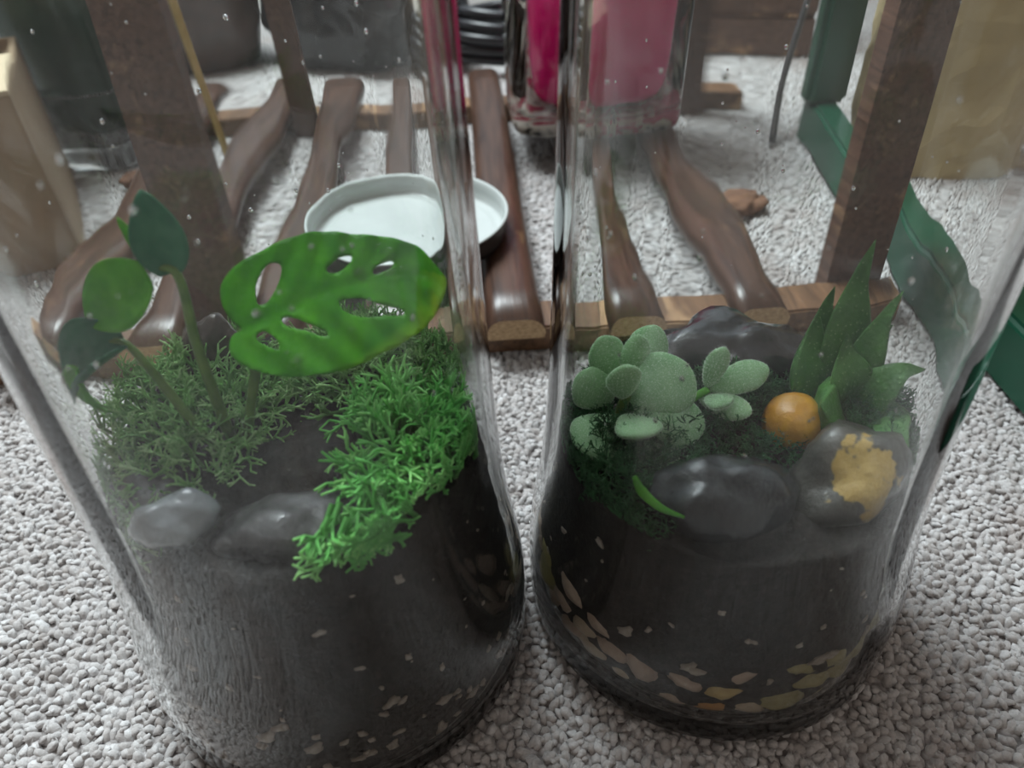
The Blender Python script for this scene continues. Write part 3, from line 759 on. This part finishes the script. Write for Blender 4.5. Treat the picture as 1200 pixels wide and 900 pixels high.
HOLES = [[(11.3, 17.6), (13.6, 17.0), (13.8, 14.9), (12.3, 11.3), (10.0, 8.0), (8.0, 6.0), (5.9, 5.7), (5.4, 8.0), (5.8, 11.8), (7.4, 14.8), (9.5, 16.9)], [(26.7, 11.6), (28.5, 12.7), (31.3, 14.2), (33.8, 14.4), (35.1, 13.6), (34.5, 12.0), (32.1, 10.6), (29.4, 9.8), (27.2, 10.1)], [(40.5, 7.4), (41.9, 8.8), (44.6, 9.5), (46.6, 9.3), (47.0, 8.3), (45.2, 7.0), (42.6, 6.5), (40.9, 6.4)], [(28.1, 0.5), (29.9, 1.1), (34.9, -0.1), (38.9, -2.2), (42.4, -4.3), (45.6, -6.4), (45.6, -7.8), (43.2, -7.7), (37.8, -6.7), (33.2, -5.5), (29.6, -3.4), (28.3, -1.3)], [(10.9, 0.0), (12.4, 0.3), (14.9, -1.1), (16.9, -2.9), (20.3, -5.6), (22.3, -7.4), (22.1, -8.6), (19.7, -8.0), (16.3, -5.3), (12.8, -3.3), (11.2, -1.5)], [(3.5, -3.1), (5.1, -2.1), (7.1, -3.7), (8.6, -6.2), (8.8, -8.4), (8.0, -9.1), (5.6, -7.1), (3.7, -5.1)]]
RIB = [(0.0, 0.0), (8.3, 1.8), (16.6, 3.4), (25.1, 5.1), (34.1, 5.2), (42.2, 5.0), (51.8, 3.5), (61.3, 0.0)]
def smooth_loop(P, per=3):
    P = [Vector((a, b)) for a, b in P]; n = len(P); o = []
    for i in range(n):
        p0, p1, p2, p3 = P[i - 1], P[i], P[(i + 1) % n], P[(i + 2) % n]
        for j in range(per):
            t = j / per
            o.append(0.5 * ((2 * p1) + (p2 - p0) * t + (2 * p0 - 5 * p1 + 4 * p2 - p3) * t * t + (3 * p1 - p0 - 3 * p2 + p3) * t ** 3))
    return o
def inside(p, poly):
    c = False; n = len(poly)
    for i in range(n):
        a, b = poly[i], poly[i - 1]
        if (a.y > p.y) != (b.y > p.y) and p.x < (b.x - a.x) * (p.y - a.y) / (b.y - a.y) + a.x: c = not c
    return c
def leaf_mesh():
    out = smooth_loop(OUT, 3); holes = [smooth_loop(h, 2) for h in HOLES]
    pts = []; edges = []
    for L in [out] + holes:
        b = len(pts); pts += L; edges += [(b + i, b + (i + 1) % len(L)) for i in range(len(L))]
    y = -21.0
    allb = list(pts)
    while y < 26:
        x = -5.0
        while x < 63:
            p = Vector((x, y))
            if inside(p, out) and not any(inside(p, h) for h in holes) and min((p - q).length for q in allb) > 0.7: pts.append(p)
            x += 1.4
        y += 1.4
    vo, eo, fo, *_ = delaunay_2d_cdt(pts, edges, [], 0, 1e-5)
    F = []
    for f in fo:
        c = sum((vo[i] for i in f), Vector((0, 0))) / len(f)
        if inside(c, out) and not any(inside(c, h) for h in holes): F.append(tuple(f))
    rx = [p[0] for p in RIB]; ry = [p[1] for p in RIB]
    V = []; edge = []; rib = []; along = []
    for p in vo:
        rib_v = float(np.interp(p.x, rx, ry)); dv = p.y - rib_v
        de = min((p - q).length for q in out)
        w_ = abs(dv)
        z = 0.9 * (1 - math.exp(-w_ / 2.0)) + 0.0035 * w_ * w_ * (1 if dv < 0 else -0.2) * -1 + 0.5 * math.sin((p.x - 0.6 * w_) * 0.62) * min(1, w_ / 8) - 0.0022 * max(0, p.x - 25) ** 2
        V.append((p.x / 1000, p.y / 1000, z / 1000))
        side = math.exp(-(((p.x - 0.75 * w_) / 7.6 - round((p.x - 0.75 * w_) / 7.6)) * 7.6 / 0.5) ** 2) * 0.75
        rib.append(max(math.exp(-(dv / 0.55) ** 2), side)); edge.append(math.exp(-de / 7.0)); along.append(min(1, max(0, p.x / 60)) * (1 if dv < 2 else 0.35))
    me = mesh('leaf', V, F, MT['leaf'])
    for n_, a in (('edge', edge), ('rib', rib), ('along', along)):
        at = me.attributes.new(n_, 'FLOAT', 'POINT'); at.data.foreach_set('value', a)
    return me
def frame(U, N, o):
    U = Vector(U).normalized(); N = Vector(N); N = (N - U * N.dot(U)).normalized(); Vv = N.cross(U)
    m = Matrix((U, Vv, N)).transposed().to_4x4(); m.translation = Vector(o); return m
plant = empty('holed_leaf_plant', JL + Vector((-0.020, 0.0, 0.114))); tag(plant, 'young climbing plant with one big leaf full of holes', 'plant')
def pl(p): return tuple(Vector(p) - Vector((-0.020, 0.0, 0.114)))
big = add('leaf', leaf_mesh(), plant); big.matrix_local = frame((0.9698, 0.2175, 0.1107), (0.0501, -0.6215, 0.7818), pl((-0.0009, -0.0142, 0.1712)))
sd = big.modifiers.new('thick', 'SOLIDIFY'); sd.thickness = 0.0005
tag(big, 'broad glossy green leaf with six oval holes')
# water beads lying on the leaf
def dome(s, h=0.4):
    return [(s, 0.0), (s * 0.85, s * h * 0.5), (s * 0.5, s * h * 0.9), (0.0, s * h)]
for (u, v, s) in ((36.5, 8.5, 0.9), (47.0, 12.5, 0.8), (44.5, 14.8, 0.7), (49, 6.0, 0.6), (45.0, 5.4, 0.9), (12.0, -13.5, 0.8), (13.5, -12.2, 0.6), (30.0, -8.8, 0.6), (54.5, 1.0, 0.6)):
    o = add('water_bead', lathe('water_bead', [(0.0, -0.0001)] + dome(s / 1000), MT['water'], 14), big, (u / 1000, v / 1000, 0.0009)); o.scale = (2.2, 1.2, 1.6)
# petioles
add('stem', tube('stem', [pl(p) for p in ((-0.017, -0.004, 0.112), (-0.010, -0.006, 0.132), (-0.004, -0.004, 0.152), (-0.0012, -0.0135, 0.1705))], [0.0020, 0.0018, 0.0015, 0.0011], MT['stem']), plant)
add('stem', tube('stem', [pl(p) for p in ((-0.021, -0.002, 0.112), (-0.0185, -0.008, 0.140), (-0.0175, -0.010, 0.165), (-0.0160, -0.010, 0.188), (-0.024, -0.010, 0.190))], [0.0024, 0.0020, 0.0017, 0.0013, 0.0009], MT['stem']), plant)
add('stem', tube('stem', [pl(p) for p in ((-0.022, -0.006, 0.110), (-0.027, -0.012, 0.132), (-0.0345, -0.012, 0.156), (-0.041, -0.010, 0.1655), (-0.050, -0.009, 0.163))], [0.0021, 0.0018, 0.0015, 0.0012, 0.0009], MT['stem']), plant)
def small_leaf(L, W, curl, droop, mat, cup=0.0):
    V = []; F = []; nu, nv = 18, 10
    for i in range(nu + 1):
        t = i / nu; w_ = W * (math.sin(math.pi * min(1, t * 0.93 + 0.07)) ** 0.7) * (1.1 - 0.35 * t)
        for j in range(nv + 1):
            s = j / nv * 2 - 1
            V.append((L * t, w_ * s * math.cos(abs(s) * curl), w_ * abs(s) * math.sin(abs(s) * curl) - droop * L * t * t + cup * math.sin(t * 3.1) * L * 0.1))
    for i in range(nu):
        for j in range(nv): F.append((i * (nv + 1) + j, (i + 1) * (nv + 1) + j, (i + 1) * (nv + 1) + j + 1, i * (nv + 1) + j + 1))
    return mesh('leaf', V, F, mat)
def add_leaf(L, W, curl, droop, mat, o, U, N, lab, cup=0.0):
    x = add('leaf', small_leaf(L, W, curl, droop, MT[mat], cup), plant); x.matrix_local = frame(U, N, pl(o))
    m_ = x.modifiers.new('thick', 'SOLIDIFY'); m_.thickness = 0.0004; tag(x, lab); return x
add_leaf(0.0235, 0.0085, 0.35, 0.10, 'blue', (-0.0175, -0.010, 0.1885), (-0.12, 0.15, 1.0), (0.25, -1, 0.35), 'blue-green upright leaf')
add_leaf(0.0290, 0.0110, 0.30, 0.25, 'young', (-0.0250, -0.010, 0.1885), (-0.90, -0.15, -0.50), (-0.1, -0.85, 0.5), 'bright green young leaf')
add_leaf(0.0150, 0.0035, 0.5, -0.3, 'young', (-0.0235, -0.008, 0.190), (-0.25, 0.3, 0.9), (-0.4, -1, 0.1), 'bright green leaf bud')
add_leaf(0.0290, 0.0135, 0.85, 0.7, 'blue', (-0.0400, -0.010, 0.1655), (-0.75, -0.35, -0.15), (-0.05, -0.5, 0.85), 'folded drooping leaf', 0.4)
add_leaf(0.0190, 0.0070, 0.6, 0.4, 'young', (-0.0530, -0.018, 0.1625), (-0.15, -0.2, -0.95), (-0.5, -0.8, 0.1), 'bright green hanging leaf tip')

# ------------------------------------------------------------------ fuzzy succulent
fz = empty('fuzzy_succulent', JR + Vector((-0.040, -0.002, 0.100))); tag(fz, 'fuzzy pale green succulent with thick paddle leaves', 'succulent')
def fl_(p): return tuple(Vector(p) - Vector((-0.040, -0.002, 0.100)))
def paddle(L, W, T_):
    bm = bmesh.new(); bmesh.ops.create_uvsphere(bm, u_segments=20, v_segments=16, radius=1)
    for v in bm.verts:
        x = (v.co.z + 1) / 2; k = (0.62 + 0.62 * x) * (1 - 0.30 * x ** 5)
        v.co = Vector((x * L, v.co.x * W * k, v.co.y * T_ * (0.8 + 0.2 * x) + 0.10 * L * x * x))
    return from_bm('leaf', bm, MT['fuzzy'])
def fuzz(leaf, seed):
    """Short pale hairs all over a leaf."""
    r_ = random.Random(seed); V = []; F = []
    me = leaf.data; ps = [p for p in me.polygons if p.area > 1e-9]
    tot = sum(p.area for p in ps)
    for p in ps:
        n = p.area / tot * 1100; n = int(n) + (r_.random() < n % 1)
        c = p.center; vs_ = [me.vertices[i].co for i in p.vertices]
        for _ in range(n):
            b = c + sum(((v - c) * r_.uniform(0, 0.55) for v in vs_), Vector())
            d = (p.normal + Vector((r_.gauss(0, .4), r_.gauss(0, .4), r_.gauss(0, .4)))).normalized()
            t_ = d.cross(Vector((r_.gauss(0, 1), r_.gauss(0, 1), r_.gauss(0, 1)))).normalized() * 0.00006
            k = len(V); V += [b - t_, b + t_, b + d * r_.uniform(0.0004, 0.0009)]; F.append((k, k + 1, k + 2))
    o = add('fuzz', mesh('fuzz', V, F, MT['hair'], False), leaf); tag(o, 'short whitish hairs', kind='stuff')
FL = [((-0.044, 0.004, 0.116), (-0.35, 0.25, 0.85), (0.2, -0.9, 0.4), 0.0200, 0.0078), ((-0.042, -0.003, 0.116), (-0.15, -0.1, 0.95), (0.1, -1, 0.2), 0.0165, 0.0068),
      ((-0.040, 0.002, 0.116), (0.15, 0.3, 0.9), (0, -1, 0.3), 0.0200, 0.0055), ((-0.038, 0.006, 0.116), (0.45, 0.55, 0.75), (0, -0.7, 0.7), 0.0210, 0.0075),
      ((-0.039, -0.004, 0.113), (0.75, 0.10, 0.62), (-0.3, -0.75, 0.6), 0.0225, 0.0118), ((-0.039, -0.006, 0.111), (0.85, -0.30, -0.05), (0.1, -0.7, 0.7), 0.0225, 0.0095),
      ((-0.043, -0.008, 0.112), (0.30, -0.80, 0.15), (0, 0.1, 1.0), 0.0165, 0.0085), ((-0.045, -0.006, 0.109), (-0.60, -0.55, -0.15), (-0.2, -0.6, 0.8), 0.0190, 0.0105),
      ((-0.040, -0.010, 0.108), (0.40, -0.65, -0.55), (0.2, -0.8, 0.5), 0.0220, 0.0098), ((-0.046, 0.0, 0.113), (-0.75, 0.1, 0.45), (-0.2, -0.8, 0.6), 0.0165, 0.0085)]
for o_, U, N, L, W in FL:
    x = add('leaf', paddle(L * 1.12, W * 1.08, 0.0030), fz); x.matrix_local = frame(U, N, fl_(o_)); fuzz(x, int(L * 1e5))
add('stem', tube('stem', [fl_(p) for p in ((-0.042, 0.0, 0.097), (-0.043, -0.001, 0.106), (-0.041, -0.002, 0.117))], [0.0030, 0.0026, 0.0020], MT['stem']), fz)
fz2 = empty('fuzzy_succulent', JR + Vector((-0.020, -0.002, 0.102))); tag(fz2, 'small fuzzy sprig of three leaves on a bent stem', 'succulent')
def f2(p): return tuple(Vector(p) - Vector((-0.020, -0.002, 0.102)))
for o_, U, N, L, W in (((-0.014, -0.004, 0.121), (0.30, 0.25, 0.85), (-0.2, -0.9, 0.3), 0.0150, 0.0042), ((-0.013, -0.004, 0.120), (0.95, 0.15, 0.25), (-0.1, -0.7, 0.7), 0.0200, 0.0062),
                       ((-0.014, -0.006, 0.118), (0.55, -0.75, 0.2), (0, 0, 1), 0.0100, 0.0052), ((-0.016, -0.005, 0.117), (0.85, -0.45, -0.10), (0, -0.5, 0.9), 0.0170, 0.0055)):
    x = add('leaf', paddle(L * 1.1, W, 0.0025), fz2); x.matrix_local = frame(U, N, f2(o_)); fuzz(x, int(L * 1e5) + 7)
add('stem', tube('stem', [f2(p) for p in ((-0.026, -0.008, 0.101), (-0.024, -0.008, 0.109), (-0.021, -0.006, 0.115), (-0.013, -0.004, 0.120))], [0.0017, 0.0016, 0.0016, 0.0014], MT['young']), fz2)

# ------------------------------------------------------------------ aloe
al = empty('aloe_plant', JR + Vector((0.040, -0.002, 0.098))); tag(al, 'spiky green aloe with thick pointed speckled leaves', 'aloe')
def af(p): return Vector(p) - Vector((0.040, -0.002, 0.098))
def aloe_leaf(pts, W, N):
    path = catmull([af(p) for p in pts], 6); m = len(path); V = []; F = []; n = 12
    for k, p in enumerate(path):
        t = k / (m - 1); d = (path[min(k + 1, m - 1)] - path[max(k - 1, 0)]).normalized()
        nn = Vector(N); nn = (nn - d * nn.dot(d)).normalized(); s = d.cross(nn)
        w_ = 1.22 * W * (0.8 + 0.45 * math.sin(math.pi * min(1, t * 1.4))) * (1 - t ** 1.7) + 0.0002
        for j in range(n):
            th = 2 * math.pi * j / n; yy = math.sin(th)
            V.append(p + s * (w_ * math.cos(th)) + nn * (w_ * (0.22 * yy if yy > 0 else 0.5 * yy) + 0.18 * w_ * math.cos(th) ** 2))
    for k in range(m - 1): F += [(k * n + j, k * n + (j + 1) % n, (k + 1) * n + (j + 1) % n, (k + 1) * n + j) for j in range(n)]
    F.append(tuple(range(n))[::-1]); F.append(tuple((m - 1) * n + j for j in range(n)))
    return mesh('leaf', V, F, MT['aloe'])
for pts, W, N in (
    (((0.042, 0.004, 0.104), (0.040, 0.010, 0.128), (0.041, 0.016, 0.148), (0.045, 0.020, 0.165)), 0.0075, (-0.1, -1, 0.4)),
    (((0.036, 0.002, 0.104), (0.030, 0.006, 0.116), (0.028, 0.012, 0.128), (0.0285, 0.015, 0.139)), 0.0095, (0.3, -1, 0.3)),
    (((0.042, -0.004, 0.108), (0.038, -0.005, 0.122), (0.035, -0.002, 0.131), (0.034, 0.0, 0.139)), 0.0072, (0.1, -1, 0.3)),
    (((0.043, -0.001, 0.108), (0.045, 0.000, 0.127), (0.0485, 0.002, 0.142), (0.054, 0.004, 0.153)), 0.0058, (-0.6, -0.8, 0.5)),
    (((0.044, 0.004, 0.106), (0.050, 0.009, 0.118), (0.057, 0.014, 0.126), (0.0625, 0.016, 0.130)), 0.0060, (-0.3, -0.6, 0.8)),
    (((0.043, -0.006, 0.107), (0.049, -0.009, 0.120), (0.056, -0.010, 0.128), (0.0635, -0.010, 0.129)), 0.0062, (-0.2, -0.5, 0.9)),
    (((0.040, -0.004, 0.100), (0.031, -0.014, 0.112), (0.025, -0.018, 0.120), (0.021, -0.020, 0.124)), 0.0120, (0.3, -0.5, 0.9)),
    (((0.040, 0.006, 0.104), (0.034, 0.015, 0.122), (0.033, 0.019, 0.136), (0.035, 0.021, 0.146)), 0.0058, (0, -1, 0.2)),
    (((0.043, -0.006, 0.101), (0.048, -0.018, 0.110), (0.050, -0.026, 0.113), (0.052, -0.032, 0.112)), 0.0095, (0, -0.5, 0.9))):
    add('leaf', aloe_leaf(pts, W, N), al)
# green shoot lying on the soil by the glass
gb = add('grass_shoot', tube('grass_shoot', [(JR + Vector(p)) for p in ((-0.046, -0.0475, 0.121), (-0.0435, -0.0500, 0.1165), (-0.038, -0.0535, 0.1125), (-0.031, -0.0560, 0.1105))], [0.0008, 0.0017, 0.0013, 0.0005], MT['young'], 8, 6))
tag(gb, 'thin bright green shoot lying on the soil against the glass', 'shoot')
